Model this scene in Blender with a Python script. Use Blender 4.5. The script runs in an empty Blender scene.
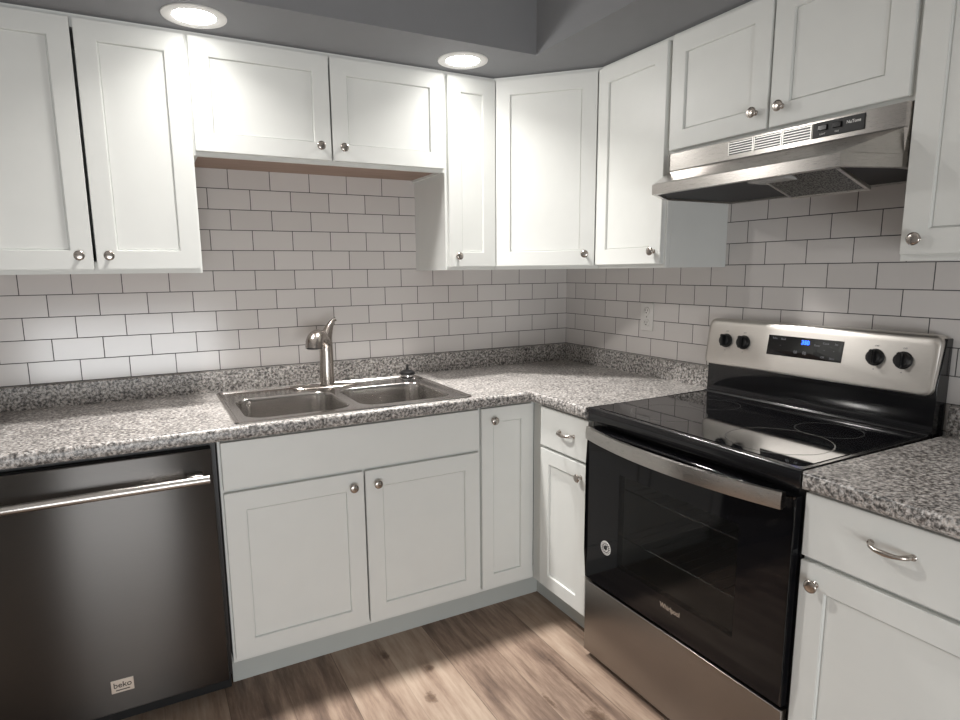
import bpy, bmesh, math, random
from mathutils import Vector, Matrix
random.seed(7)
S = 0.0254                      # all plans below are in inches
sc = bpy.context.scene
COL = sc.collection

# ------------------------------------------------------------------ camera
CU, CV, CZ = 76.6592, 101.6988, 53.9072
YAW, PIT, ROL, FPX, PX, PY = 0.4841, -0.1617, -0.0111, 614.03, 466.36, 370.77
f_ = Vector((math.sin(YAW)*math.cos(PIT), math.cos(YAW)*math.cos(PIT), math.sin(PIT)))
r0 = Vector((math.cos(YAW), -math.sin(YAW), 0)); u0 = r0.cross(f_)
r_ = r0*math.cos(ROL) + u0*math.sin(ROL); u_ = u0*math.cos(ROL) - r0*math.sin(ROL)
cd = bpy.data.cameras.new('camera'); cam = bpy.data.objects.new('camera', cd); COL.objects.link(cam)
m = Matrix((r_, u_, -f_)).transposed().to_4x4()
m.translation = Vector((-CU*S, -CV*S, CZ*S)); cam.matrix_world = m
cd.sensor_width = 36; cd.lens = FPX/960*36
cd.shift_x = (480-PX)/960; cd.shift_y = (PY-360)/960
cd.clip_start = 0.05
sc.camera = cam

# ------------------------------------------------------------------ world, exposure
sc.view_settings.view_transform = 'Standard'; sc.view_settings.look = 'None'
sc.view_settings.gamma = 1; sc.view_settings.use_curve_mapping = False
EXPOSURE = 0.0
sc.view_settings.exposure = EXPOSURE
w = bpy.data.worlds.new('World'); sc.world = w; w.use_nodes = True
w.node_tree.nodes['Background'].inputs[0].default_value = (0.8, 0.85, 0.9, 1)
w.node_tree.nodes['Background'].inputs[1].default_value = 0.05
LED_W = 24.0                    # each recessed LED
FILL_W = 50.0                   # added fill light on the unseen wall behind the camera

# ------------------------------------------------------------------ materials
def mat(name):
    m = bpy.data.materials.new(name); m.use_nodes = True
    nt = m.node_tree; return m, nt, nt.nodes['Principled BSDF']
def N(nt, typ, **kw):
    n = nt.nodes.new(typ)
    for k, v in kw.items(): setattr(n, k, v)
    return n
def mth(nt, op, a, b=None):
    n = nt.nodes.new('ShaderNodeMath'); n.operation = op
    for i, v in enumerate((a, b)):
        if v is None: continue
        if isinstance(v, (int, float)): n.inputs[i].default_value = v
        else: nt.links.new(v, n.inputs[i])
    return n.outputs[0]
def ramp(nt, fac, stops):
    r = nt.nodes.new('ShaderNodeValToRGB'); nt.links.new(fac, r.inputs[0])
    e = r.color_ramp.elements
    while len(e) < len(stops): e.new(0.5)
    for i, (p, c) in enumerate(stops):
        e[i].position = p; e[i].color = (*c, 1) if len(c) == 3 else c
    return r.outputs[0]
def noise(nt, vec, scale, detail=3, rough=0.5, stretch=None):
    n = nt.nodes.new('ShaderNodeTexNoise'); n.inputs['Scale'].default_value = scale
    n.inputs['Detail'].default_value = detail; n.inputs['Roughness'].default_value = rough
    if stretch:
        mp = nt.nodes.new('ShaderNodeMapping'); mp.inputs['Scale'].default_value = stretch
        nt.links.new(vec, mp.inputs[0]); vec = mp.outputs[0]
    nt.links.new(vec, n.inputs['Vector']); return n.outputs['Fac']
def coords(nt): return nt.nodes.new('ShaderNodeTexCoord').outputs['Object']
def bump(nt, h, strength, dist, b):
    n = nt.nodes.new('ShaderNodeBump'); n.inputs['Strength'].default_value = strength
    n.inputs['Distance'].default_value = dist; nt.links.new(h, n.inputs['Height'])
    nt.links.new(n.outputs[0], b.inputs['Normal'])
def paint(name, col, rough, bscale=300, bstr=0.15, spec=0.5):
    m, nt, b = mat(name); c = coords(nt)
    n = noise(nt, c, 14, 2)
    nt.links.new(ramp(nt, n, [(0.3, tuple(x*0.98 for x in col)), (0.7, col)]), b.inputs['Base Color'])
    b.inputs['Roughness'].default_value = rough; b.inputs['Specular IOR Level'].default_value = spec
    bump(nt, noise(nt, c, bscale, 2), bstr, 0.0006, b); return m
M = {}
M['cab'] = paint('cabinet_white_paint', (0.71, 0.72, 0.695), 0.42, 200, 0.05)
M['toe'] = paint('toe_kick_grey', (0.50, 0.515, 0.49), 0.5)
M['wallgrey'] = paint('grey_wall_paint', (0.22, 0.225, 0.235), 0.8, 260, 0.8, 0.2)
M['ceil'] = paint('ceiling_white', (0.92, 0.915, 0.90), 0.85, 260, 0.7, 0.2)
M['room'] = paint('room_wall_paint', (0.62, 0.62, 0.61), 0.8, 260, 0.5, 0.2)
M['plate'] = paint('outlet_plastic', (0.64, 0.62, 0.595), 0.35)
M['trim'] = paint('light_trim_white', (0.66, 0.655, 0.64), 0.5)

def steel(name, col, rough, axis=(1, 1, 60), aniso=0.0, arot=0.0, var=0.06, bs=0.03):
    m, nt, b = mat(name); c = coords(nt)
    b.inputs['Metallic'].default_value = 1.0
    n = noise(nt, c, 40, 4, 0.6, axis)
    nt.links.new(ramp(nt, n, [(0.25, tuple(x*0.92 for x in col)), (0.75, col)]), b.inputs['Base Color'])
    rr = mth(nt, 'ADD', mth(nt, 'MULTIPLY', n, var), rough - var/2)
    nt.links.new(rr, b.inputs['Roughness'])
    b.inputs['Anisotropic'].default_value = aniso; b.inputs['Anisotropic Rotation'].default_value = arot
    bump(nt, n, bs, 0.0004, b); return m
M['steel'] = steel('brushed_steel', (0.50, 0.475, 0.45), 0.28, (1, 1, 40), 0.6, 0.25)
M['dw'] = steel('steel_dark_reflection', (0.10, 0.095, 0.091), 0.34, (1, 1, 50), 0.9, 0.25)  # base colour darkened to stand in for the dim room it reflects
M['drawer'] = steel('drawer_steel_dimmed', (0.30, 0.275, 0.255), 0.30, (1, 1, 40), 0.6, 0.25)  # darker copy of the brushed steel, dimmer reflection put into the colour
M['panel'] = steel('control_panel_steel', (0.68, 0.65, 0.61), 0.36, (1, 1, 40), 0.5, 0.25)
M['sink'] = steel('satin_sink_steel', (0.56, 0.54, 0.52), 0.18, (30, 30, 1), 0.0)
M['nickel'] = steel('brushed_nickel', (0.46, 0.42, 0.385), 0.24, (1, 1, 20))
M['chrome'] = steel('polished_chrome', (0.8, 0.8, 0.8), 0.08, (1, 1, 1))
M['grille'] = steel('hood_dark_grille', (0.10, 0.10, 0.10), 0.4)
M['badge'] = steel('badge_silver', (0.72, 0.71, 0.68), 0.35)

def gloss(name, col, rough, coat=0.0, spec=0.5):
    m, nt, b = mat(name); c = coords(nt)
    n = noise(nt, c, 30, 2)
    nt.links.new(ramp(nt, n, [(0.3, col), (0.7, tuple(x*1.1 for x in col))]), b.inputs['Base Color'])
    b.inputs['Roughness'].default_value = rough; b.inputs['Coat Weight'].default_value = coat
    b.inputs['Specular IOR Level'].default_value = spec; return m
M['black'] = gloss('black_enamel', (0.008, 0.008, 0.009), 0.14)
M['blackmat'] = gloss('black_plastic', (0.006, 0.006, 0.0065), 0.42)
M['glass'] = gloss('black_ceramic_glass', (0.005, 0.005, 0.006), 0.03, 0.0, 0.8)
M['doorglass'] = gloss('black_oven_glass', (0.005, 0.005, 0.006), 0.05, 0.0, 0.28)
M['ring'] = gloss('burner_ring_print', (0.05, 0.05, 0.05), 0.2)
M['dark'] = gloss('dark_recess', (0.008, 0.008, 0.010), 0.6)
M['white_print'] = gloss('white_print', (0.75, 0.74, 0.72), 0.4)
M['grey_print'] = gloss('grey_print', (0.22, 0.22, 0.24), 0.4)
M['ink'] = gloss('black_ink', (0.015, 0.015, 0.015), 0.4)
M['lens'] = gloss('hood_lamp_cover', (0.30, 0.30, 0.29), 0.25)
M['cavity'] = gloss('oven_cavity_enamel', (0.10, 0.095, 0.085), 0.4)

def emis(name, col, st):
    m, nt, b = mat(name); b.inputs['Base Color'].default_value = (*col, 1)
    b.inputs['Emission Color'].default_value = (*col, 1); b.inputs['Emission Strength'].default_value = st; return m
M['led'] = emis('led_lens', (1.0, 0.985, 0.95), 12)
M['blue'] = emis('blue_digits', (0.02, 0.10, 1.0), 5)
M['globe'] = emis('lamp_globe', (1.0, 0.95, 0.88), 6)

def windowglass():
    m, nt, b = mat('tinted_window_glass')
    n = noise(nt, coords(nt), 30, 2)
    nt.links.new(ramp(nt, n, [(0.3, (0.008,)*3), (0.7, (0.009,)*3)]), b.inputs['Base Color'])
    b.inputs['Roughness'].default_value = 0.05; b.inputs['Specular IOR Level'].default_value = 0.4; b.inputs['Alpha'].default_value = 0.45; return m
M['window'] = windowglass()

def wood():
    m, nt, b = mat('cabinet_underside_wood'); c = coords(nt)
    n = noise(nt, c, 20, 5, 0.6, (0.3, 4, 1))
    nt.links.new(ramp(nt, n, [(0.3, (0.25, 0.17, 0.13)), (0.7, (0.33, 0.23, 0.18))]), b.inputs['Base Color'])
    b.inputs['Roughness'].default_value = 0.6; return m
M['wood'] = wood()

def granite():
    m, nt, b = mat('speckled_granite_laminate'); c = coords(nt)
    wn = nt.nodes.new('ShaderNodeTexNoise'); wn.inputs['Scale'].default_value = 40; nt.links.new(c, wn.inputs['Vector'])
    mixv = nt.nodes.new('ShaderNodeMix'); mixv.data_type = 'VECTOR'; mixv.inputs[0].default_value = 0.012
    nt.links.new(c, mixv.inputs[4]); nt.links.new(wn.outputs['Color'], mixv.inputs[5]); v = mixv.outputs[1]
    n1 = noise(nt, v, 108, 5, 0.68)
    n2 = noise(nt, v, 14, 3, 0.6)
    n3 = noise(nt, v, 190, 3, 0.6)
    s = mth(nt, 'ADD', mth(nt, 'MULTIPLY', n1, 0.78), mth(nt, 'ADD', mth(nt, 'MULTIPLY', n2, 0.12), mth(nt, 'MULTIPLY', n3, 0.10)))
    base = ramp(nt, s, [(0.395, (0.045, 0.042, 0.042)), (0.45, (0.15, 0.145, 0.14)), (0.50, (0.30, 0.29, 0.28)), (0.55, (0.52, 0.505, 0.49)), (0.63, (0.70, 0.685, 0.665))])
    warm = ramp(nt, n3, [(0.45, (1, 1, 1)), (0.62, (0.80, 0.74, 0.70))])
    mx = nt.nodes.new('ShaderNodeMix'); mx.data_type = 'RGBA'; mx.blend_type = 'MULTIPLY'; mx.inputs[0].default_value = 1
    nt.links.new(base, mx.inputs[6]); nt.links.new(warm, mx.inputs[7])
    nt.links.new(mx.outputs[2], b.inputs['Base Color'])
    b.inputs['Roughness'].default_value = 0.33
    bump(nt, n1, 0.12, 0.0005, b); return m
M['granite'] = granite()

def tile(name, axis, off, pitch):
    m, nt, b = mat(name); c = coords(nt)
    sp = nt.nodes.new('ShaderNodeSeparateXYZ'); nt.links.new(c, sp.inputs[0])
    al = mth(nt, 'SUBTRACT', mth(nt, 'MULTIPLY', sp.outputs[axis], -1/S), off - 0)
    al = mth(nt, 'ADD', al, pitch*20)
    zz = mth(nt, 'SUBTRACT', mth(nt, 'MULTIPLY', sp.outputs[2], 1/S), 39.05 - 3.05*20)
    cb = nt.nodes.new('ShaderNodeCombineXYZ'); nt.links.new(al, cb.inputs[0]); nt.links.new(zz, cb.inputs[1])
    br = nt.nodes.new('ShaderNodeTexBrick'); nt.links.new(cb.outputs[0], br.inputs['Vector'])
    br.offset = 0.5; br.offset_frequency = 2
    br.inputs['Color1'].default_value = (0.58, 0.55, 0.53, 1); br.inputs['Color2'].default_value = (0.63, 0.60, 0.58, 1)
    br.inputs['Mortar'].default_value = (0.06, 0.057, 0.057, 1)
    br.inputs['Scale'].default_value = 1; br.inputs['Brick Width'].default_value = pitch
    br.inputs['Row Height'].default_value = 3.05; br.inputs['Mortar Size'].default_value = 0.062
    br.inputs['Mortar Smooth'].default_value = 0.25; br.inputs['Bias'].default_value = 0.0
    nt.links.new(br.outputs['Color'], b.inputs['Base Color'])
    inv = mth(nt, 'SUBTRACT', 1.0, br.outputs['Fac'])
    nt.links.new(ramp(nt, inv, [(0, (0.8,)*3), (1, (0.16,)*3)]), b.inputs['Roughness'])
    h = mth(nt, 'ADD', inv, mth(nt, 'MULTIPLY', noise(nt, c, 9, 1), 0.25))
    bump(nt, h, 0.5, 0.0012, b); return m
M['tile_back'] = tile('subway_tile_back', 0, 2.2, 6.13)
M['tile_right'] = tile('subway_tile_right', 1, 3.0, 5.97)

def planks():
    m, nt, b = mat('wood_plank_floor'); c = coords(nt)
    sp = nt.nodes.new('ShaderNodeSeparateXYZ'); nt.links.new(c, sp.inputs[0])
    PW = 7.12
    u = mth(nt, 'ADD', mth(nt, 'MULTIPLY', sp.outputs[0], -1/S), -42.7 + PW*40)
    v = mth(nt, 'MULTIPLY', sp.outputs[1], -1/S)
    q = mth(nt, 'DIVIDE', u, PW); idx = mth(nt, 'FLOOR', q); fu = mth(nt, 'FRACT', q)
    wn = nt.nodes.new('ShaderNodeTexWhiteNoise'); wn.noise_dimensions = '1D'; nt.links.new(idx, wn.inputs['W'])
    vv = mth(nt, 'DIVIDE', mth(nt, 'ADD', v, mth(nt, 'MULTIPLY', wn.outputs['Value'], 84)), 84)
    idv = mth(nt, 'FLOOR', vv); fv = mth(nt, 'FRACT', vv)
    w2 = nt.nodes.new('ShaderNodeTexWhiteNoise'); w2.noise_dimensions = '2D'
    cb = nt.nodes.new('ShaderNodeCombineXYZ'); nt.links.new(idx, cb.inputs[0]); nt.links.new(idv, cb.inputs[1])
    nt.links.new(cb.outputs[0], w2.inputs['Vector'])
    # grain: coordinates shifted per plank, stretched along the plank
    gx = mth(nt, 'ADD', mth(nt, 'MULTIPLY', sp.outputs[0], 1), mth(nt, 'MULTIPLY', w2.outputs['Value'], 37.0))
    cg = nt.nodes.new('ShaderNodeCombineXYZ'); nt.links.new(gx, cg.inputs[0]); nt.links.new(sp.outputs[1], cg.inputs[1])
    g1 = noise(nt, cg.outputs[0], 22, 7, 0.68, (1, 0.13, 1))
    g2 = noise(nt, cg.outputs[0], 5, 3, 0.5, (1, 0.35, 1))
    g3 = noise(nt, cg.outputs[0], 90, 3, 0.5, (1, 0.06, 1))
    t = mth(nt, 'ADD', mth(nt, 'MULTIPLY', g1, 0.62), mth(nt, 'ADD', mth(nt, 'MULTIPLY', g2, 0.2), mth(nt, 'MULTIPLY', g3, 0.18)))
    t = mth(nt, 'ADD', t, mth(nt, 'MULTIPLY', mth(nt, 'SUBTRACT', w2.outputs['Value'], 0.5), 0.09))
    pi_ = mth(nt, 'FLOOR', mth(nt, 'DIVIDE', u, PW*2)); w3 = nt.nodes.new('ShaderNodeTexWhiteNoise'); w3.noise_dimensions = '1D'; nt.links.new(mth(nt, 'ADD', pi_, 3.0), w3.inputs['W'])
    t = mth(nt, 'ADD', t, mth(nt, 'MULTIPLY', mth(nt, 'SUBTRACT', mth(nt, 'MODULO', pi_, 2), 0.5), -0.10))
    col = ramp(nt, t, [(0.30, (0.085, 0.058, 0.045)), (0.42, (0.19, 0.13, 0.098)), (0.52, (0.31, 0.225, 0.17)), (0.66, (0.43, 0.335, 0.26))])
    kn = nt.nodes.new('ShaderNodeTexVoronoi'); kn.inputs['Scale'].default_value = 3.4
    mp = nt.nodes.new('ShaderNodeMapping'); mp.inputs['Scale'].default_value = (1.6, 0.8, 1)
    nt.links.new(cg.outputs[0], mp.inputs[0]); nt.links.new(mp.outputs[0], kn.inputs['Vector'])
    kf = ramp(nt, kn.outputs['Distance'], [(0.0, (0.22,)*3), (0.035, (0.45,)*3), (0.09, (1,)*3)])
    mk = nt.nodes.new('ShaderNodeMix'); mk.data_type = 'RGBA'; mk.blend_type = 'MULTIPLY'; mk.inputs[0].default_value = 0.8
    nt.links.new(col, mk.inputs[6]); nt.links.new(kf, mk.inputs[7])
    q2 = mth(nt, 'DIVIDE', u, PW*2); f2 = mth(nt, 'FRACT', q2); i2 = mth(nt, 'FLOOR', q2)
    e0 = mth(nt, 'MINIMUM', mth(nt, 'MULTIPLY', f2, PW*2), mth(nt, 'MULTIPLY', mth(nt, 'SUBTRACT', 1, f2), PW*2))
    e1 = mth(nt, 'MINIMUM', mth(nt, 'MULTIPLY', fu, PW), mth(nt, 'MULTIPLY', mth(nt, 'SUBTRACT', 1, fu), PW))
    e2 = mth(nt, 'MINIMUM', mth(nt, 'MULTIPLY', fv, 84), mth(nt, 'MULTIPLY', mth(nt, 'SUBTRACT', 1, fv), 84))
    e = mth(nt, 'MINIMUM', e1, e2)
    efa = ramp(nt, e, [(0.0, (0.72,)*3), (0.07, (1,)*3)]); ef = mth(nt, 'MULTIPLY', efa, ramp(nt, e0, [(0.0, (0.5,)*3), (0.07, (1,)*3)]))
    ux = mth(nt, 'MULTIPLY', sp.outputs[0], -1/S)
    wob = mth(nt, 'MULTIPLY', mth(nt, 'SUBTRACT', noise(nt, c, 60, 3, 0.6), 0.5), 1.2)
    marks = None
    for ku, kv, ru, rv in ((45.8, 31.25, 0.5, 0.6), (48.1, 36.7, 0.55, 0.9), (31.7, 49.6, 0.9, 1.5), (30.4, 43.0, 0.2, 4.8), (35.2, 44.5, 0.25, 1.2), (62.5, 37, 0.5, 0.8), (50.2, 25.5, 0.4, 0.9)):
        dx = mth(nt, 'DIVIDE', mth(nt, 'SUBTRACT', ux, ku), ru*1.6); dy = mth(nt, 'DIVIDE', mth(nt, 'SUBTRACT', v, kv), rv*1.6)
        d_ = mth(nt, 'SQRT', mth(nt, 'ADD', mth(nt, 'MULTIPLY', dx, dx), mth(nt, 'MULTIPLY', dy, dy)))
        marks = d_ if marks is None else mth(nt, 'MINIMUM', marks, d_)
    mf = ramp(nt, mth(nt, 'ADD', marks, wob), [(0.0, (0.25, 0.20, 0.17)), (0.45, (0.40, 0.34, 0.30)), (0.95, (1, 1, 1))])
    mq = nt.nodes.new('ShaderNodeMix'); mq.data_type = 'RGBA'; mq.blend_type = 'MULTIPLY'; mq.inputs[0].default_value = 0.85
    nt.links.new(mk.outputs[2], mq.inputs[6]); nt.links.new(mf, mq.inputs[7]); mk = mq
    ms = nt.nodes.new('ShaderNodeMix'); ms.data_type = 'RGBA'; ms.blend_type = 'MULTIPLY'; ms.inputs[0].default_value = 1
    nt.links.new(mk.outputs[2], ms.inputs[6]); nt.links.new(ef, ms.inputs[7])
    nt.links.new(ms.outputs[2], b.inputs['Base Color']); b.inputs['Roughness'].default_value = 0.45
    b.inputs['Specular IOR Level'].default_value = 0.3
    bump(nt, mth(nt, 'ADD', g3, ef), 0.25, 0.0006, b); return m
M['floor'] = planks()

def mesh_filter():
    m, nt, b = mat('aluminium_mesh_filter'); c = coords(nt)
    b.inputs['Metallic'].default_value = 1; b.inputs['Roughness'].default_value = 0.4
    ck = nt.nodes.new('ShaderNodeTexVoronoi'); ck.inputs['Scale'].default_value = 230; nt.links.new(c, ck.inputs['Vector'])
    nt.links.new(ramp(nt, ck.outputs['Distance'], [(0.3, (0.02, 0.02, 0.02)), (0.6, (0.22, 0.215, 0.20))]), b.inputs['Base Color'])
    return m
M['filter'] = mesh_filter()

# ------------------------------------------------------------------ frames: (a along the wall, d out from it, z up), inches
def FB(a, d, z): return Vector((-a*S, -d*S, z*S))
def FRT(a, d, z): return Vector((-d*S, -a*S, z*S))
Q = math.sqrt(0.5)
def FD(a, d, z): return Vector((-(24 - a*Q + d*Q)*S, -(12 + a*Q + d*Q)*S, z*S))

class MB:
    def __init__(s): s.bm = bmesh.new()
    def box(s, a0, a1, d0, d1, z0, z1, bev=0.0, seg=2, edges=None):
        b = bmesh.new()
        v = [b.verts.new((x, y, z)) for x in (a0, a1) for y in (d0, d1) for z in (z0, z1)]
        for f in ((0,1,3,2),(4,6,7,5),(0,4,5,1),(2,3,7,6),(0,2,6,4),(1,5,7,3)): b.faces.new([v[i] for i in f])
        if bev:
            es = [e for e in b.edges if edges is None or edges((e.verts[0].co+e.verts[1].co)/2)]
            bmesh.ops.bevel(b, geom=es, offset=bev, segments=seg, affect='EDGES', profile=0.5)
        s.merge(b); return s
    def merge(s, b):
        me = bpy.data.meshes.new('tmp'); b.to_mesh(me); b.free(); s.bm.from_mesh(me); bpy.data.meshes.remove(me)
    def prism(s, pts, z0, z1, bev=0.0):            # pts in (a,d)
        b = bmesh.new()
        lo = [b.verts.new((x, y, z0)) for x, y in pts]; hi = [b.verts.new((x, y, z1)) for x, y in pts]
        n = len(pts); b.faces.new(lo[::-1]); b.faces.new(hi)
        for i in range(n): b.faces.new((lo[i], lo[(i+1) % n], hi[(i+1) % n], hi[i]))
        if bev: bmesh.ops.bevel(b, geom=b.edges[:], offset=bev, segments=2, affect='EDGES')
        s.merge(b); return s
    def extrude_a(s, pts, a0, a1, bev=0.0):        # pts in (d,z), swept along a
        b = bmesh.new()
        lo = [b.verts.new((a0, x, y)) for x, y in pts]; hi = [b.verts.new((a1, x, y)) for x, y in pts]
        n = len(pts); b.faces.new(lo[::-1]); b.faces.new(hi)
        for i in range(n): b.faces.new((lo[i], lo[(i+1) % n], hi[(i+1) % n], hi[i]))
        if bev: bmesh.ops.bevel(b, geom=b.edges[:], offset=bev, segments=3, affect='EDGES')
        s.merge(b); return s
    def loft(s, rings, cap0=True, cap1=True):
        b = s.bm; R = [[b.verts.new(p) for p in r] for r in rings]; n = len(rings[0])
        for i in range(len(R)-1):
            for j in range(n):
                b.faces.new((R[i][j], R[i][(j+1) % n], R[i+1][(j+1) % n], R[i+1][j]))
        if cap0: b.faces.new(R[0][::-1])
        if cap1: b.faces.new(R[-1])
        return s
    def lathe(s, c, axis, prof, n=28):             # prof: (radius, distance along axis)
        ax = Vector(axis).normalized(); t = Vector((0, 0, 1)) if abs(ax.z) < 0.9 else Vector((1, 0, 0))
        e1 = ax.cross(t).normalized(); e2 = ax.cross(e1); c = Vector(c)
        rings = [[c + ax*h + (e1*math.cos(2*math.pi*k/n) + e2*math.sin(2*math.pi*k/n))*max(r, 1e-3) for k in range(n)] for r, h in prof]
        return s.loft(rings)
    def tube(s, pts, rad, n=14, flat=1.0, up=(0, 0, 1)):
        pts = [Vector(p) for p in pts]
        if isinstance(rad, (int, float)): rad = [rad]*len(pts)
        rings = []
        e1 = None
        for i, p in enumerate(pts):
            t = (pts[min(i+1, len(pts)-1)] - pts[max(i-1, 0)]).normalized()
            if e1 is None:
                u = Vector(up); u = u if abs(t.dot(u)) < 0.95 else Vector((1, 0, 0)); e1 = t.cross(u).normalized()
            e1 = (e1 - t*e1.dot(t)).normalized(); e2 = t.cross(e1)
            rings.append([p + (e1*math.cos(2*math.pi*k/n) + e2*math.sin(2*math.pi*k/n)*flat)*rad[i] for k in range(n)])
        return s.loft(rings)
    def door(s, a0, a1, z0, z1, d=0.0, th=0.75, st=2.3, rec=0.36, sb=None):
        b = bmesh.new(); st2 = sb or st
        def rect(x0, x1, y0, y1, dd): return [b.verts.new((x, dd, z)) for x, z in ((x0, y0), (x1, y0), (x1, y1), (x0, y1))]
        A = rect(a0, a1, z0, z1, d); B = rect(a0, a1, z0, z1, d+th)
        C = rect(a0+st, a1-st, z0+st2, z1-st2, d+th); D = rect(a0+st+.05, a1-st-.05, z0+st2+.05, z1-st2-.05, d+th-rec)
        G = rect(a0+st+.13, a1-st-.13, z0+st2+.13, z1-st2-.13, d+th-rec); H = rect(a0+st+.17, a1-st-.17, z0+st2+.17, z1-st2-.17, d+th-rec+.09)
        b.faces.new(A[::-1]); b.faces.new(H)
        for P, R_ in ((A, B), (B, C), (C, D), (D, G), (G, H)):
            for i in range(4): b.faces.new((P[i], P[(i+1) % 4], R_[(i+1) % 4], R_[i]))
        b.edges.ensure_lookup_table()
        es = [e for e in b.edges if all(v in B for v in e.verts) or (all(v in C for v in e.verts))]
        es += [e for e in b.edges if (e.verts[0] in A and e.verts[1] in B) or (e.verts[1] in A and e.verts[0] in B)]
        bmesh.ops.bevel(b, geom=es, offset=0.06, segments=2, affect='EDGES')
        s.merge(b); return s
    def done(s, name, material, frame, parent=None, smooth=False, mats=None):
        bm = s.bm
        for v in bm.verts: v.co = frame(*v.co)
        org = Vector((0, 0, 0))
        if parent is not None:
            p = parent
            while p is not None: org += p.location; p = p.parent
        for v in bm.verts: v.co -= org
        bmesh.ops.recalc_face_normals(bm, faces=bm.faces[:])
        me = bpy.data.meshes.new(name); bm.to_mesh(me); bm.free()
        for mm in (mats or [material]): me.materials.append(mm)
        if smooth:
            for p in me.polygons: p.use_smooth = True
            try: me.set_sharp_from_angle(angle=math.radians(38))
            except Exception: pass
        o = bpy.data.objects.new(name, me); COL.objects.link(o)
        if parent is not None: o.parent = parent
        return o

def thing(name, loc, label, cat, group=None):
    o = bpy.data.objects.new(name, None); COL.objects.link(o); o.location = loc; o.empty_display_size = 0.05
    o['label'] = label; o['category'] = cat
    if group: o['group'] = group
    return o
def struct(o): o['kind'] = 'structure'; return o
def text_mesh(txt, size, align='CENTER', extrude=0.02, squash=1.0, bold=0.0):
    cu = bpy.data.curves.new('t', 'FONT'); cu.body = txt; cu.size = size; cu.align_x = align; cu.align_y = 'CENTER'
    cu.extrude = extrude; cu.offset = bold
    o = bpy.data.objects.new('t', cu); COL.objects.link(o)
    dg = bpy.context.evaluated_depsgraph_get(); dg.update()
    me = bpy.data.meshes.new_from_object(o.evaluated_get(dg))
    bpy.data.objects.remove(o); bpy.data.curves.remove(cu)
    return me
def add_text(mb, txt, size, ca, cd_, cz, flip=True, extrude=0.02, tilt=0.0, bold=0.0, sx=1.0):
    """lettering in the (a,z) plane of a wall frame, read from the room (a runs leftwards when flip)"""
    me = text_mesh(txt, size, extrude=extrude, bold=bold); b = bmesh.new(); b.from_mesh(me); bpy.data.meshes.remove(me)
    for v in b.verts:
        x, y, z = v.co
        v.co = (ca + (-x if flip else x)*sx, cd_ + z + y*tilt, cz + y)
    mb.merge(b)

def knob(fr, a, d, z, parent):
    mb = MB(); mb.lathe((a, d, z), (0, 1, 0), [(0.30, 0), (0.30, 0.08), (0.20, 0.16), (0.19, 0.45), (0.34, 0.60), (0.54, 0.66), (0.60, 0.74), (0.60, 0.82), (0.55, 0.89), (0.42, 0.94), (0.2, 0.97), (0.0, 0.975)], 24)
    return mb.done('knob', M['nickel'], fr, parent, True)
def pull(fr, a, d, z, parent, half=1.6):
    mb = MB(); pts = []; rad = []
    for i in range(21):
        t = -1 + i/10
        if abs(t) > 0.999: dd = 0
        dd = 1.05*(1 - abs(t)**4.5)
        pts.append((a + t*half, d + dd, z - 0.12*math.cos(t*math.pi/2) + 0.10))
        rad.append(0.17 + 0.06*math.exp(-((abs(t)-0.85)/0.12)**2) + 0.07*math.exp(-(t/0.45)**2))
    mb.tube(pts, rad, 12)
    for sg in (-1, 1): mb.lathe((a + sg*half, d, z+0.08), (0, 1, 0), [(0.28, 0), (0.28, 0.07), (0.19, 0.16), (0.17, 0.3)], 16)
    return mb.done('pull_handle', M['nickel'], fr, parent, True)

# ------------------------------------------------------------------ the room
RU, RV, CH = 150, 175, 96
mb = MB(); mb.box(-4, RU+4, -4, RV+4, -3, 0); struct(mb.done('floor', M['floor'], FB))
mb = MB(); mb.box(-4, RU+4, -4, RV+4, CH, CH+3); struct(mb.done('ceiling', M['ceil'], FB))
mb = MB(); mb.box(-4, RU+4, -4, -0.35, 0, CH); struct(mb.done('wall_back', M['wallgrey'], FB))
mb = MB(); mb.box(-0.35, RV, -4, -0.35, 0, CH); struct(mb.done('wall_right', M['wallgrey'], FRT))
mb = MB(); mb.box(RU, RU+4, -0.35, RV, 0, CH); struct(mb.done('wall_left', M['room'], FB))
mb = MB(); mb.box(-4, RU+4, RV, RV+4, 0, CH); struct(mb.done('wall_front', M['room'], FB))
# soffit over the cabinets: white underside, grey faces
mb = MB(); mb.prism([(-0.35, -0.35), (RU, -0.35), (RU, 24), (24, 24), (24, RV), (-0.35, RV)], 84, CH)
so = mb.done('ceiling_soffit', None, FB, mats=[M['wallgrey'], M['ceil']]); struct(so)
for p in so.data.polygons: p.material_index = 1 if p.normal.z < -0.5 else 0
# subway tile, one slab per wall
mb = MB(); mb.box(0, 97, -0.35, 0, 38.4, 69.6); struct(mb.done('trim_1', M['tile_back'], FB))
mb = MB(); mb.box(0, 90, -0.35, 0, 30, 69.6); struct(mb.done('trim_2', M['tile_right'], FRT))

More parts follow.
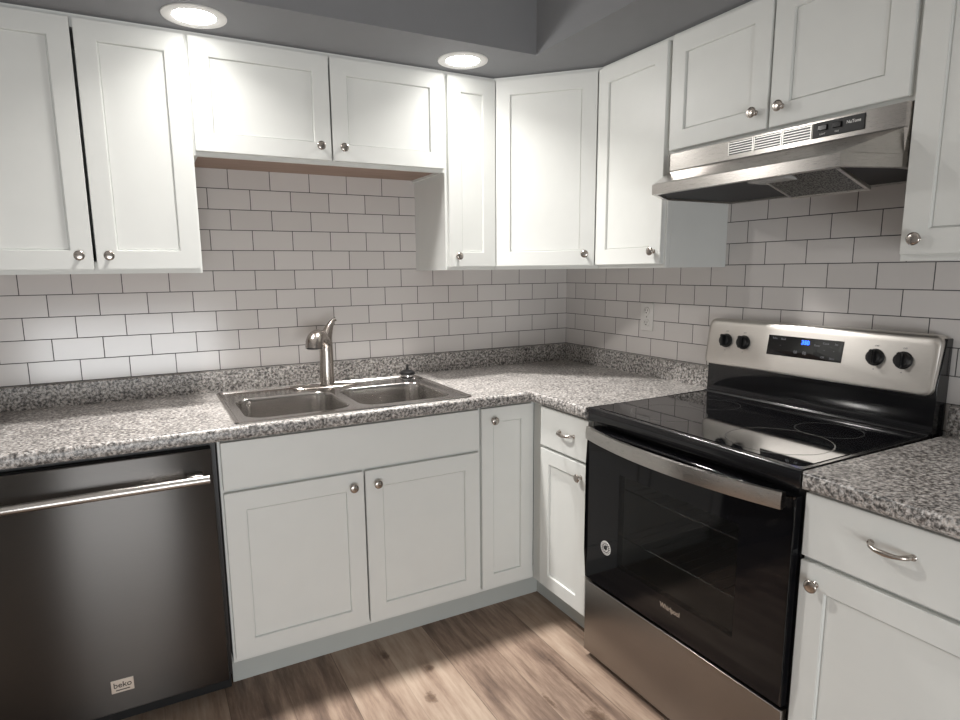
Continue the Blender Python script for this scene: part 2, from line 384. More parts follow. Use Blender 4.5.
# ------------------------------------------------------------------ lights
def soft_falloff(L, smooth=1.3):
    L.use_nodes = True; nt = L.node_tree; em = nt.nodes['Emission']
    fo = nt.nodes.new('ShaderNodeLightFalloff'); fo.inputs['Strength'].default_value = 1.0; fo.inputs['Smooth'].default_value = smooth
    nt.links.new(fo.outputs['Quadratic'], em.inputs['Strength'])
def downlight(u, v, label):
    t = thing('recessed_ceiling_light', FB(u, v, 84), label, 'ceiling light', 'recessed soffit lights')
    mb = MB(); rings = [(3.65, 0), (3.62, -0.12), (3.35, -0.22), (2.75, -0.24), (2.45, -0.10), (2.40, 0.0)]
    R = [[Vector((u + r*math.cos(2*math.pi*k/48), v + r*math.sin(2*math.pi*k/48), 84 + h)) for k in range(48)] for r, h in rings]
    mb.loft(R, False, False); mb.done('trim_ring', M['trim'], FB, t, True)
    mb = MB(); mb.lathe((u, v, 83.98), (0, 0, -1), [(2.44, 0), (2.44, 0.05), (2.2, 0.10), (0, 0.13)], 40)
    mb.done('lens', M['led'], FB, t, True)
    L = bpy.data.lights.new('led_light', 'AREA'); L.shape = 'DISK'; L.size = 4.7*S; L.energy = LED_W; L.color = (1.0, 0.97, 0.935); L.spread = math.radians(130); soft_falloff(L)
    lo = bpy.data.objects.new('led_light', L); COL.objects.link(lo); lo.parent = t; lo.location = (0, 0, -0.28*S)
    L = bpy.data.lights.new('added_spill', 'POINT'); L.energy = LED_W*0.65; L.shadow_soft_size = 1.2*S; L.color = (1.0, 0.97, 0.935); soft_falloff(L)  # extra point light added below each lens to brighten the soffit
    lo = bpy.data.objects.new('added_spill', L); COL.objects.link(lo); lo.parent = t; lo.location = (0, 0, -2.6*S)
downlight(68.2, 17.4, 'round recessed ceiling light above the joint between tall left cabinet and sink cabinet')
downlight(32.4, 17.5, 'round recessed ceiling light above the narrow tall cabinet near the corner')
# added soft fill light behind the camera, with a made-up door frame around it
mb = MB(); mb.box(46, 118, RV-1.5, RV, 80, 83); mb.box(46, 118, RV-1.5, RV, 0, 2.5)
for x in (46, 80.7, 115): mb.box(x, x+2.6, RV-1.5, RV, 2.5, 80)
struct(mb.done('added_door_frame', M['trim'], FB))
L = bpy.data.lights.new('added_room_fill', 'AREA'); L.shape = 'RECTANGLE'; L.size = 66*S; L.size_y = 34*S; L.energy = FILL_W; L.color = (0.95, 0.98, 1.0)
lo = bpy.data.objects.new('added_room_fill', L); COL.objects.link(lo); lo.location = FB(82, RV-1.8, 20); lo.rotation_euler = (math.radians(90), 0, 0)

# ------------------------------------------------------------------ wall cabinets
def carcass(fr, a0, a1, z0, z1, t, dep=12.0, under='cab', hollow=False):
    mb = MB()
    if hollow:
        mb.box(a0, a1, 0.02, 0.5, z0+0.45, z1); mb.box(a0, a0+0.5, 0.5, dep-0.75, z0+0.45, z1); mb.box(a1-0.5, a1, 0.5, dep-0.75, z0+0.45, z1)
        mb.box(a0+0.5, a1-0.5, 0.5, dep-0.75, z0+0.45, z0+0.95); mb.box(a0+0.5, a1-0.5, 0.5, dep-0.75, z1-0.5, z1)
    else: mb.box(a0, a1, 0.02, dep-0.75, z0+0.45, z1)
    mb.box(a0, a0+0.5, 0.02, dep-0.75, z0, z0+0.45); mb.box(a1-0.5, a1, 0.02, dep-0.75, z0, z0+0.45)
    if hollow:
        mb.box(a0, a0+1.5, dep-0.75, dep, z0, z1); mb.box(a1-1.5, a1, dep-0.75, dep, z0, z1); mb.box(a0+1.5, a1-1.5, dep-0.75, dep, z0, z0+1.5); mb.box(a0+1.5, a1-1.5, dep-0.75, dep, z1-1.5, z1)
    else: mb.box(a0, a1, dep-0.75, dep, z0, z1, 0.04, 1)
    mb.done('cabinet_body', M['cab'], fr, t)
    mb = MB(); mb.box(a0+0.5, a1-0.5, 0.02, dep-0.75, z0+0.35, z0+0.45)
    mb.done('bottom_panel', M[under], fr, t)
def wall_cab(fr, a0, a1, z0, z1, doors, label, under='wood'):
    t = thing('wall_cabinet', fr((a0+a1)/2, 6, z0), label, 'cabinet', 'white upper cabinets')
    carcass(fr, a0, a1, z0, z1, t, under=under, hollow=len(doors) == 2)
    for (x0, x1, kx, kz, zb, zt) in doors:
        mb = MB(); mb.door(x0, x1, zb, zt, 12.0)
        dr = mb.done('door', M['cab'], fr, t)
        knob(fr, kx, 12.75, kz, dr)
    return t
ZB, ZT = 54.55, 83.4
wall_cab(FB, 69.0, 93.2, 54, 84, [(69.25, 81.0, 79.6, 56.2, ZB, ZT), (81.35, 93.0, 82.75, 56.2, ZB, ZT)],
         'tall white two-door shaker wall cabinet over the dishwasher, at the left')
wall_cab(FB, 33.0, 68.98, 69.0, 84, [(33.25, 50.75, 49.3, 71.3, 69.5, ZT), (51.0, 68.75, 52.6, 71.3, 69.5, ZT)],
         'short wide white two-door wall cabinet high above the sink')
wall_cab(FB, 24.02, 32.98, 54, 84, [(24.15, 32.6, 31.2, 56.2, ZB, ZT)],
         'narrow tall white wall cabinet between sink cabinet and angled corner cabinet')
wall_cab(FRT, 24.02, 38.3, 54, 84, [(24.15, 37.95, 36.7, 56.3, ZB, ZT)],
         'tall white wall cabinet between angled corner cabinet and range hood', 'cab')
wall_cab(FRT, 38.32, 68.2, 68.95, 84, [(38.75, 53.3, 51.8, 71.3, 69.35, ZT), (53.6, 67.95, 55.1, 71.3, 69.35, ZT)],
         'short white two-door wall cabinet directly above the range hood', 'cab')
wall_cab(FRT, 68.22, 86.4, 54.35, 84, [(68.5, 86.1, 69.95, 56.35, 54.95, ZT)],
         'tall white wall cabinet right of the range hood, at the right edge', 'cab')
# angled corner cabinet
t = thing('corner_wall_cabinet', FB(9, 9, 54), 'angled white corner wall cabinet with one diagonal door', 'cabinet', 'white upper cabinets')
pl = [(0.02, 0.02), (24, 0.02), (24, 12), (12, 24), (0.02, 24)]
MB().prism(pl, 54, 84, 0.03).done('cabinet_body', M['cab'], FB, t)
mb = MB(); mb.door(0.55, 16.42, ZB, ZT, 0.0); dr = mb.done('door', M['cab'], FD, t)
knob(FD, 15.0, 0.75, 56.3, dr)

# ------------------------------------------------------------------ base cabinets
CT, CB = 35.72, 34.05
ZF1, ZF2, ZD, ZDB = 33.75, 27.75, 27.3, 5.15
def base_body(fr, a0, a1, t, toe0=None, hollow=False):
    mb = MB()
    if hollow:
        mb.box(a0, a0+0.75, 0.5, 23.25, 4.5, CB); mb.box(a1-0.75, a1, 0.5, 23.25, 4.5, CB)
        mb.box(a0+0.75, a1-0.75, 0.5, 23.25, 4.5, 5.25); mb.box(a0+.75, a1-.75, 0.5, 1.0, 5.25, CB)
        mb.box(a0, a0+1.5, 23.25, 24, 4.5, CB); mb.box(a1-1.5, a1, 23.25, 24, 4.5, CB); mb.box(a0+1.5, a1-1.5, 23.25, 24, 4.5, 6); mb.box(a0+1.5, a1-1.5, 23.25, 24, 26.5, 28.8); mb.box(a0+1.5, a1-1.5, 23.25, 24, 32.8, CB)
    else:
        mb.box(a0, a1, 0.5, 24, 4.5, CB, 0.04, 1)
    mb.done('cabinet_body', M['cab'], fr, t)
    mb = MB(); mb.box(a0 if toe0 is None else toe0, a1, 20.5, 21.25, 0, 4.5); mb.box(a1-0.75, a1, 2, 20.5, 0, 4.5)
    mb.done('toe_kick', M['toe'], fr, t)
t = thing('base_cabinet', FB(52, 12, 0), 'wide white sink base cabinet with false drawer front and two doors', 'cabinet', 'white base cabinets')
base_body(FB, 34.02, 70.0, t, hollow=True)
mb = MB(); mb.box(34.2, 69.7, 24, 24.75, ZF2, ZF1, 0.08); mb.done('false_front', M['cab'], FB, t)
for x0, x1, kx in ((34.2, 51.8, 50.2), (52.05, 69.7, 53.6)):
    mb = MB(); mb.door(x0, x1, ZDB, ZD, 24, st=2.4); dr = mb.done('door', M['cab'], FB, t); knob(FB, kx, 24.75, 25.4, dr)
t = thing('base_cabinet', FB(29, 12, 0), 'narrow white base cabinet with full-height door, in the corner beside the sink base', 'cabinet', 'white base cabinets')
base_body(FB, 24.02, 34.0, t, toe0=21.27)
mb = MB(); mb.door(24.8, 33.75, ZDB, ZF1, 24, st=2.0, sb=2.2); dr = mb.done('door', M['cab'], FB, t); knob(FB, 31.8, 24.75, 31.9, dr)
t = thing('base_cabinet', FRT(31, 12, 0), 'narrow white base cabinet with drawer and door, left of the range', 'cabinet', 'white base cabinets')
base_body(FRT, 24.02, 38.3, t, toe0=21.27)
mb = MB(); mb.box(26.9, 38.1, 24, 24.75, ZF2, ZF1, 0.08); dr = mb.done('drawer', M['cab'], FRT, t); pull(FRT, 33.4, 24.75, 30.75, dr)
mb = MB(); mb.door(26.9, 38.1, ZDB, ZD, 24, st=2.2); dr = mb.done('door', M['cab'], FRT, t); knob(FRT, 36.75, 24.75, 25.4, dr)
t = thing('base_cabinet', FRT(78, 12, 0), 'white base cabinet with drawer and door, right of the range', 'cabinet', 'white base cabinets')
base_body(FRT, 68.8, 87.4, t)
mb = MB(); mb.box(68.95, 87.2, 24, 24.75, ZF2, ZF1, 0.08); dr = mb.done('drawer', M['cab'], FRT, t); pull(FRT, 76.4, 24.75, 31.2, dr)
mb = MB(); mb.door(68.95, 87.2, ZDB, ZD, 24, st=2.4); dr = mb.done('door', M['cab'], FRT, t); knob(FRT, 70.5, 24.75, 25.45, dr)

# ------------------------------------------------------------------ countertops
def cell_slab(us, vs, keep, z0, z1, edge_test, r=0.55):
    b = bmesh.new(); V = {}
    def vt(i, j, k):
        if (i, j, k) not in V: V[(i, j, k)] = b.verts.new((us[i], vs[j], (z0, z1)[k]))
        return V[(i, j, k)]
    nu, nv = len(us)-1, len(vs)-1
    K = lambda i, j: 0 <= i < nu and 0 <= j < nv and keep(i, j)
    for i in range(nu):
        for j in range(nv):
            if not K(i, j): continue
            for k in (0, 1): b.faces.new([vt(i, j, k), vt(i+1, j, k), vt(i+1, j+1, k), vt(i, j+1, k)])
            if not K(i-1, j): b.faces.new([vt(i, j, 0), vt(i, j+1, 0), vt(i, j+1, 1), vt(i, j, 1)])
            if not K(i+1, j): b.faces.new([vt(i+1, j, 0), vt(i+1, j+1, 0), vt(i+1, j+1, 1), vt(i+1, j, 1)])
            if not K(i, j-1): b.faces.new([vt(i, j, 0), vt(i+1, j, 0), vt(i+1, j, 1), vt(i, j, 1)])
            if not K(i, j+1): b.faces.new([vt(i, j+1, 0), vt(i+1, j+1, 0), vt(i+1, j+1, 1), vt(i, j+1, 1)])
    bmesh.ops.recalc_face_normals(b, faces=b.faces[:])
    es = [e for e in b.edges if abs(e.verts[0].co.z - e.verts[1].co.z) < 1e-6 and edge_test(e.verts[0].co, e.verts[1].co)]
    bmesh.ops.bevel(b, geom=es, offset=r, segments=5, affect='EDGES', profile=0.5)
    return b
SU0, SU1, SV0, SV1 = 36.0, 66.6, 4.4, 23.4      # cut-out under the sink rim
us = [0.02, 25.5, SU0, SU1, 97]; vs = [0.02, SV0, SV1, 25.5, 38.25]
keep = lambda i, j: (j < 3 or i == 0) and not (i == 2 and j == 1)
front = lambda p, q: (abs(p.y-25.5) < 1e-4 and abs(q.y-25.5) < 1e-4 and min(p.x, q.x) > 25.4) or (abs(p.x-25.5) < 1e-4 and abs(q.x-25.5) < 1e-4 and min(p.y, q.y) > 25.4)
t = thing('countertop', FB(40, 12, CB), 'long L-shaped speckled grey laminate countertop with backsplash, holding the sink', 'countertop', 'speckled laminate countertops')
mb = MB(); mb.merge(cell_slab(us, vs, keep, CB, CT, front)); mb.done('worktop', M['granite'], FB, t, True)
top_e = lambda c: c.z > 38.9 and c.y > 0.4
mb = MB(); mb.box(0.75, 97, 0.02, 0.75, CT, 38.95, 0.12, 2, lambda c: c.z > 38.9 and c.y > 0.7); mb.done('backsplash', M['granite'], FB, t)
mb = MB(); mb.box(0.02, 38.25, 0.02, 0.75, CT, 38.95, 0.12, 2, lambda c: (c.z > 38.9 and c.y > 0.7)); mb.done('backsplash', M['granite'], FRT, t)
t = thing('countertop', FRT(78, 12, CB), 'short speckled grey laminate countertop right of the range', 'countertop', 'speckled laminate countertops')
us = [68.75, 88]; vs = [0.02, 25.5]
fr2 = lambda p, q: (abs(p.y-25.5) < 1e-4 and abs(q.y-25.5) < 1e-4)
b = cell_slab(us, vs, lambda i, j: True, CB, CT, lambda p, q: False)
es = [e for e in b.edges if fr2(e.verts[0].co, e.verts[1].co) and abs(e.verts[0].co.z-e.verts[1].co.z) < 1e-6]
ev = [e for e in b.edges if abs(e.verts[0].co.z-e.verts[1].co.z) > 1 and e.verts[0].co.y > 25 and e.verts[0].co.x < 70]
bmesh.ops.bevel(b, geom=es+ev, offset=0.55, segments=5, affect='EDGES', profile=0.5)
mb = MB(); mb.merge(b); mb.done('worktop', M['granite'], FRT, t, True)
mb = MB(); mb.box(68.75, 88, 0.02, 0.75, CT, 38.95, 0.12, 2, top_e); mb.done('backsplash', M['granite'], FRT, t)

# ------------------------------------------------------------------ sink
def rrect(x0, x1, y0, y1, r, z, n=8):
    P = []
    for cx, cy, a0 in ((x1-r, y1-r, 0), (x0+r, y1-r, 90), (x0+r, y0+r, 180), (x1-r, y0+r, 270)):
        for k in range(n+1):
            a = math.radians(a0 + 90*k/n); P.append(Vector((cx + r*math.cos(a), cy + r*math.sin(a), z)))
    return P
t = thing('sink', FB(51.3, 13.6, CT), 'double-bowl stainless steel drop-in sink set in the countertop', 'sink')
X0, X1, Y0, Y1 = 34.9, 67.8, 2.7, 24.55
bowls = ((52.2, 66.1, 8.7, 22.4), (36.9, 50.9, 8.7, 22.4))
b = bmesh.new()
prof = [(0, 0.01), (0.06, 0.16), (0.22, 0.24), (0.42, 0.24), (0.62, 0.02), (0.9, 0.06)]
RR = [[b.verts.new(p) for p in rrect(X0+i, X1-i, Y0+i, Y1-i, max(0.9-i*0.6, 0.4), CT+h)] for i, h in prof]
for i in range(len(RR)-1):
    n = len(RR[0])
    for j in range(n): b.faces.new((RR[i][j], RR[i][(j+1) % n], RR[i+1][(j+1) % n], RR[i+1][j]))
edges = [b.edges.get((RR[-1][j], RR[-1][(j+1) % len(RR[-1])])) for j in range(len(RR[-1]))]
for x0, x1, y0, y1 in bowls:
    L_ = [b.verts.new(p) for p in rrect(x0, x1, y0, y1, 2.6, CT+0.06)]
    edges += [b.edges.new((L_[j], L_[(j+1) % len(L_)])) for j in range(len(L_))]
bmesh.ops.triangle_fill(b, use_beauty=True, use_dissolve=False, edges=edges)
mb = MB(); mb.merge(b); mb.done('sink_deck', M['sink'], FB, t, True)
for x0, x1, y0, y1 in bowls:
    rings = []
    for ins, dz, r in ((0, 0.06, 2.6), (0.06, 0.02, 2.55), (0.14, -0.10, 2.5), (0.2, -0.4, 2.45), (0.35, -5.4, 2.35), (0.55, -6.2, 2.3), (1.0, -6.8, 2.1), (1.8, -7.1, 1.8), (3.6, -7.25, 1.4)):
        rings.append(rrect(x0+ins, x1-ins, y0+ins, y1-ins, r, CT+dz))
    mb = MB(); mb.loft(rings, False, True); bo = mb.done('bowl', M['sink'], FB, t, True)
    # bowl shells face inwards
    cx, cy = (x0+x1)/2, (y0+y1)/2
    mb = MB(); mb.lathe((cx, cy, CT-7.25), (0, 0, 1), [(2.1, 0), (2.1, 0.06), (1.75, 0.08), (1.6, 0.02), (0.4, 0.02), (0.3, 0.2), (0, 0.22)], 28)
    mb.done('drain', M['chrome'], FB, bo, True)

# faucet
t = thing('faucet', FB(50.9, 5.2, CT+0.06), 'brushed nickel single-lever faucet standing behind the sink bowls', 'faucet')
mb = MB()
def oval(hx, hy, z): return [Vector((51.4 + hx*math.cos(2*math.pi*k/40), 5.3 + hy*math.sin(2*math.pi*k/40), z)) for k in range(40)]
mb.loft([oval(5.3, 1.35, CT+0.07), oval(5.3, 1.35, CT+0.14), oval(5.1, 1.2, CT+0.3), oval(3.2, 0.95, CT+0.4), oval(1.1, 0.6, CT+0.46)], True, True)
mb.done('base_plate', M['nickel'], FB, t, True)
def smooth_path(P, rads, n=6):
    out, rr = [], []
    P = [Vector(p) for p in P]
    for i in range(len(P)-1):
        p0, p1, p2, p3 = P[max(i-1, 0)], P[i], P[i+1], P[min(i+2, len(P)-1)]
        for k in range(n):
            s = k/n
            out.append(0.5*((2*p1) + (p2-p0)*s + (2*p0-5*p1+4*p2-p3)*s*s + (3*p1-p0-3*p2+p3)*s**3)); rr.append(rads[i]*(1-s) + rads[i+1]*s)
    out.append(P[-1]); rr.append(rads[-1]); return out, rr
P, R = smooth_path([(51.2, 5.2, CT+0.2), (51.2, 5.2, 38.0), (51.15, 5.2, 40.0), (51.15, 5.2, 41.6), (51.2, 5.2, 42.8), (51.1, 5.1, 43.6)],
                   [1.18, 1.10, 1.06, 1.08, 1.10, 1.0])
mb = MB(); mb.tube(P, R, 24); mb.done('faucet_body', M['nickel'], FB, t, True)
P, R = smooth_path([(51.2, 5.4, 42.6), (51.9, 6.2, 43.6), (52.7, 7.2, 44.1), (53.4, 8.0, 43.9), (53.75, 8.4, 43.3), (53.9, 8.6, 42.4)], [0.95, 1.0, 1.1, 1.25, 1.32, 1.28])
mb = MB(); mb.tube(P, R, 24); sp = mb.done('spout', M['nickel'], FB, t, True)
mb = MB(); mb.lathe((53.9, 8.6, 42.4), (0.08, 0.2, -1), [(1.15, -0.05), (1.0, 0.08), (0.7, 0.1), (0, 0.1)], 20); mb.done('spray_face', M['blackmat'], FB, sp, True)
P, R = smooth_path([(51.15, 5.1, 42.4), (51.0, 5.1, 43.6), (50.7, 5.0, 44.6), (50.3, 5.0, 45.5), (49.85, 5.0, 46.2), (49.35, 5.0, 46.5)], [1.08, 1.06, 0.92, 0.66, 0.40, 0.36])
mb = MB(); mb.tube(P, R, 20, 0.85); mb.done('lever', M['nickel'], FB, t, True)

# black-topped sprayer holder at the back right corner of the sink
t = thing('sink_hole_cover', FB(37.1, 4.6, CT+0.06), 'small chrome and black capped fitting at the back right of the sink deck', 'sink fitting')
mb = MB(); mb.lathe((37.1, 4.6, CT+0.05), (0, 0, 1), [(1.5, 0), (1.5, 0.1), (1.25, 0.25), (0.95, 0.3), (0.92, 0.65), (0.0, 0.66)], 28); mb.done('chrome_base', M['chrome'], FB, t, True)
mb = MB(); mb.lathe((37.1, 4.6, CT+0.65), (0, 0, 1), [(1.15, 0), (1.35, 0.1), (1.25, 0.45), (0.8, 0.75), (0.3, 0.85), (0.2, 1.2), (0.14, 1.75), (0.0, 1.78)], 28); mb.done('black_cap', M['blackmat'], FB, t, True)

# ------------------------------------------------------------------ outlet
t = thing('wall_outlet', FRT(22.9, 0, 45.7), 'white electrical outlet on the tiled wall between corner and range', 'outlet')
mb = MB(); mb.box(21.45, 24.35, 0.0, 0.2, 43.4, 48.1, 0.08); mb.done('cover_plate', M['plate'], FRT, t)
for zc in (46.75, 44.75):
    mb = MB(); mb.lathe((22.9, 0.17, zc), (0, 1, 0), [(0.66, 0), (0.66, 0.1), (0.6, 0.13), (0, 0.13)], 24); k = mb.done('socket', M['plate'], FRT, t, True)
    mb = MB(); mb.box(22.6, 22.68, 0.29, 0.32, zc-0.05, zc+0.28); mb.box(23.12, 23.2, 0.29, 0.32, zc-0.05, zc+0.28); mb.lathe((22.9, 0.29, zc-0.3), (0, 1, 0), [(0.11, 0), (0.11, 0.03)], 12)
    mb.done('slots', M['ink'], FRT, k)
mb = MB(); mb.lathe((22.9, 0.18, 45.75), (0, 1, 0), [(0.12, 0), (0.12, 0.04), (0, 0.05)], 12); mb.done('screw', M['chrome'], FRT, t)

# ------------------------------------------------------------------ dishwasher
t = thing('dishwasher', FB(82.4, 12, 0), 'stainless steel dishwasher with bar handle under the left countertop', 'dishwasher')
mb = MB(); mb.box(70.2, 94.3, 1, 23.8, 3.0, 34.0); mb.done('tub', M['blackmat'], FB, t)
mb = MB(); mb.box(70.75, 94.2, 23.9, 25.3, 3.2, 33.45, 0.14, 3); mb.done('door', M['dw'], FB, t, True)
mb = MB(); mb.box(70.3, 94.3, 20.5, 22.0, 0.0, 3.0); mb.done('kick_plate', M['blackmat'], FB, t)
mb = MB(); mb.lathe((71.3, 27.15, 30.3), (1, 0, 0), [(0.42, 0), (0.5, 0.06), (0.5, 22.2), (0.42, 22.3)], 24)
h = mb.done('bar_handle', M['steel'], FB, t, True)
for x in (71.9, 91.6):
    mb = MB(); mb.box(x, x+1.7, 25.25, 27.0, 29.82, 30.85, 0.12, 2); mb.done('handle_bracket', M['steel'], FB, h)
mb = MB(); mb.box(81.15, 83.5, 25.28, 25.36, 5.75, 7.35, 0.03, 1); bd = mb.done('badge', M['badge'], FB, t)
mb = MB(); add_text(mb, 'beko', 0.95, 82.32, 25.37, 6.68, True, 0.01, bold=0.008); mb.done('lettering', M['ink'], FB, bd)
mb = MB(); mb.box(81.6, 83.05, 25.36, 25.38, 6.02, 6.13); mb.done('underline', M['ink'], FB, bd)

# ------------------------------------------------------------------ range
def FRR(a, d, z): return FRT(a + (d-3)*0.018, d, z)      # the range stands slightly askew
V0, V1 = 38.35, 68.3
t = thing('electric_range', FRT((V0+V1)/2, 13, 0), 'black and stainless electric range with glass cooktop and oven door', 'range')
mb = MB()   # hollow oven body with a cavity behind the window
mb.box(V0, V0+2.5, 1, 24.4, 1.2, 34.6); mb.box(V1-2.5, V1, 1, 24.4, 1.2, 34.6)
mb.box(V0+2.5, V1-2.5, 1, 24.4, 1.2, 13.0); mb.box(V0+2.5, V1-2.5, 1, 24.4, 31.2, 34.6)
mb.box(V0+2.5, V1-2.5, 1, 3.5, 13.0, 31.2); mb.done('oven_body', M['black'], FRR, t)
mb = MB()
mb.box(V0+2.5, V0+2.7, 3.5, 24.2, 13, 31.2); mb.box(V1-2.7, V1-2.5, 3.5, 24.2, 13, 31.2); mb.box(V0+2.7, V1-2.7, 3.5, 3.7, 13, 31.2)
mb.box(V0+2.7, V1-2.7, 3.7, 24.2, 13, 13.2); mb.box(V0+2.7, V1-2.7, 3.7, 24.2, 31.0, 31.2); mb.done('oven_cavity', M['cavity'], FRR, t)
for z in (25.3, 18.6):
    mb = MB()
    for d in (6, 22.5): mb.tube([(V0+3, d, z), (V1-3, d, z)], 0.13, 8)
    for k in range(15): mb.tube([(V0+4 + k*1.6, 6, z), (V0+4 + k*1.6, 22.5, z)], 0.07, 6)
    mb.done('oven_rack', M['chrome'], FRR, t, True)
for x in (V0+1.5, V1-1.5):
    for d in (3, 22): MB().lathe((x, d, 0), (0, 0, 1), [(0.7, 0), (0.7, 0.3), (0.35, 0.35), (0.35, 1.2)], 16).done('foot', M['blackmat'], FRR, t)
# cooktop: enamel frame with rounded front, glass inset
mb = MB(); mb.extrude_a([(2.6, 34.6), (24.6, 34.6), (25.2, 34.0), (25.35, 34.6), (25.3, 35.55), (25.1, 35.82), (3.3, 35.82), (3.15, 36.05), (2.6, 36.05)], V0, V1, 0.08)
ck = mb.done('cooktop', M['black'], FRR, t, True)
mb = MB(); mb.prism([(p.x, p.y) for p in rrect(V0+0.55, V1-0.55, 3.5, 24.4, 1.0, 0, 6)], 35.8, 35.88, 0.02); gl = mb.done('glass_surface', M['glass'], FRR, ck, True)
def ring(c, r, w=0.07):
    mb = MB(); n = 64
    R = [[Vector((c[0] + q*math.cos(2*math.pi*k/n), c[1] + q*math.sin(2*math.pi*k/n), z)) for k in range(n)] for q, z in ((r-w, 35.87), (r-w, 35.889), (r+w, 35.889), (r+w, 35.87))]
    mb.loft(R, False, False); return mb
for c, r in (((46.0, 10.0), 3.2), ((46.2, 18.8), 4.6), ((61.5, 10.0), 3.4), ((61.2, 18.4), 5.2)):
    mb = ring(c, r); 
    mb.done('burner_ring', M['ring'], FRR, ck, True)
# oven door
DF = 25.4
ZO0, ZO1 = 12.0, 33.2
W0, W1, WZ0, WZ1 = 44.8, 62.3, 16.0, 28.4
mb = MB()
def dbox(a0, a1, z0, z1): mb.box(a0, a1, 24.5, DF, z0, z1)
b = cell_slab([V0+0.15, W0, W1, V1-0.15], [ZO0, WZ0, WZ1, ZO1], lambda i, j: not (i == 1 and j == 1), 24.5, DF, lambda p, q: False)
for v in b.verts: v.co = Vector((v.co.x, v.co.z, v.co.y))
es = [e for e in b.edges if all(abs(v.co.y-DF) < 1e-4 for v in e.verts) and (all(abs(v.co.z-ZO1) < 1e-4 for v in e.verts) or all(abs(v.co.x-V1+0.15) < 1e-4 for v in e.verts) or all(abs(v.co.x-V0-0.15) < 1e-4 for v in e.verts))]
bmesh.ops.bevel(b, geom=es, offset=0.3, segments=4, affect='EDGES', profile=0.5)
mb.merge(b); od = mb.done('oven_door', M['doorglass'], FRR, t, True)
mb = MB(); mb.box(W0, W1, DF-0.25, DF-0.02, WZ0, WZ1); mb.done('window', M['window'], FRR, od)
mb = MB()                       # bowed flat handle
n = 28; rings = []
H0, H1 = V0+0.55, V1-1.2
for i in range(n+1):
    s = -1 + 2*i/n; a = H0 + (H1-H0)*(s+1)/2; d = DF + 0.35 + 1.75*(1-s*s)
    rings.append([Vector((a, d, 31.75)), Vector((a, d+0.38, 31.82)), Vector((a, d+0.45, 32.6)), Vector((a, d+0.32, 33.45)), Vector((a, d, 33.5)), Vector((a, d-0.1, 32.6))])
mb.loft(rings)
hd = mb.done('handle', M['steel'], FRR, od, True)
for x in (H0, H1-0.9):
    mb = MB(); mb.box(x, x+0.9, DF-0.05, DF+0.5, 31.9, 33.35, 0.05); mb.done('handle_mount', M['steel'], FRR, hd)
mb = MB(); mb.lathe((42.6, DF, 17.75), (0, 1, 0), [(0.95, 0), (0.95, 0.03), (0.0, 0.03)], 40); st = mb.done('round_sticker', M['white_print'], FRR, od)
mb = MB(); n = 40
R = [[Vector((42.6 + q*math.cos(2*math.pi*k/n), z, 17.75 + q*math.sin(2*math.pi*k/n))) for k in range(n)] for q, z in ((0.52, 0), (0.52, 0.02), (0.62, 0.02), (0.62, 0))]
R = [[Vector((p.x, DF+0.03+p.y, p.z)) for p in r] for r in R]; mb.loft(R, False, False)
mb.tube([(x-1.1, DF+0.035, z-1.25) for x, z in ((44.0, 19.22), (43.75, 19.3), (43.45, 19.15), (43.5, 18.9), (43.75, 18.8), (43.95, 18.95), (43.7, 19.05))], 0.13, 6)
for k in range(18):
    a = 2*math.pi*k/18; mb.tube([(42.6+0.70*math.cos(a), DF+0.035, 17.75+0.70*math.sin(a)), (42.6+0.84*math.cos(a), DF+0.035, 17.75+0.84*math.sin(a))], 0.055, 5)
mb.done('sticker_print', M['ink'], FRR, st)
mb = MB(); add_text(mb, 'Whirlpool', 0.85, 53.85, DF+0.012, 14.8, False, 0.01, bold=0.015, sx=0.85); mb.done('lettering', M['badge'], FRR, od)
# storage drawer
mb = MB(); mb.box(V0+0.1, V1-0.1, 24.4, DF-0.05, 1.0, 11.5, 0.12, 3); mb.done('storage_drawer', M['drawer'], FRR, t, True)
# backguard
mb = MB(); mb.extrude_a([(0.3, 34.7), (2.55, 34.7), (2.75, 36.3), (2.6, 36.8), (2.7, 36.95), (2.55, 39.6), (2.7, 41), (1.5, 46.2), (0.3, 46.2)], V0+0.1, V1+0.05, 0.05)
bg = mb.done('backguard', M['black'], FRR, t, True)
def panel_d(z): return 3.3 - (z-40.1)*0.155
P = rrect(V0+0.0, V1+0.1, 40.05, 46.5, 0.9, 0, 6)
mb = MB(); rings = []
for ins, back in ((0, -1.6), (0, -0.30), (0.08, -0.12), (0.25, -0.03), (0.45, 0.0)):
    rings.append([Vector((p.x, panel_d(p.y)+back, p.y)) for p in rrect(V0-0.25+ins, V1-0.1-ins, 40.05+ins*0.6, 46.55-ins*2.0, 0.9, 0, 6)])
mb.loft(rings); cp = mb.done('control_panel', M['panel'], FRR, bg, True)
TL = -0.155
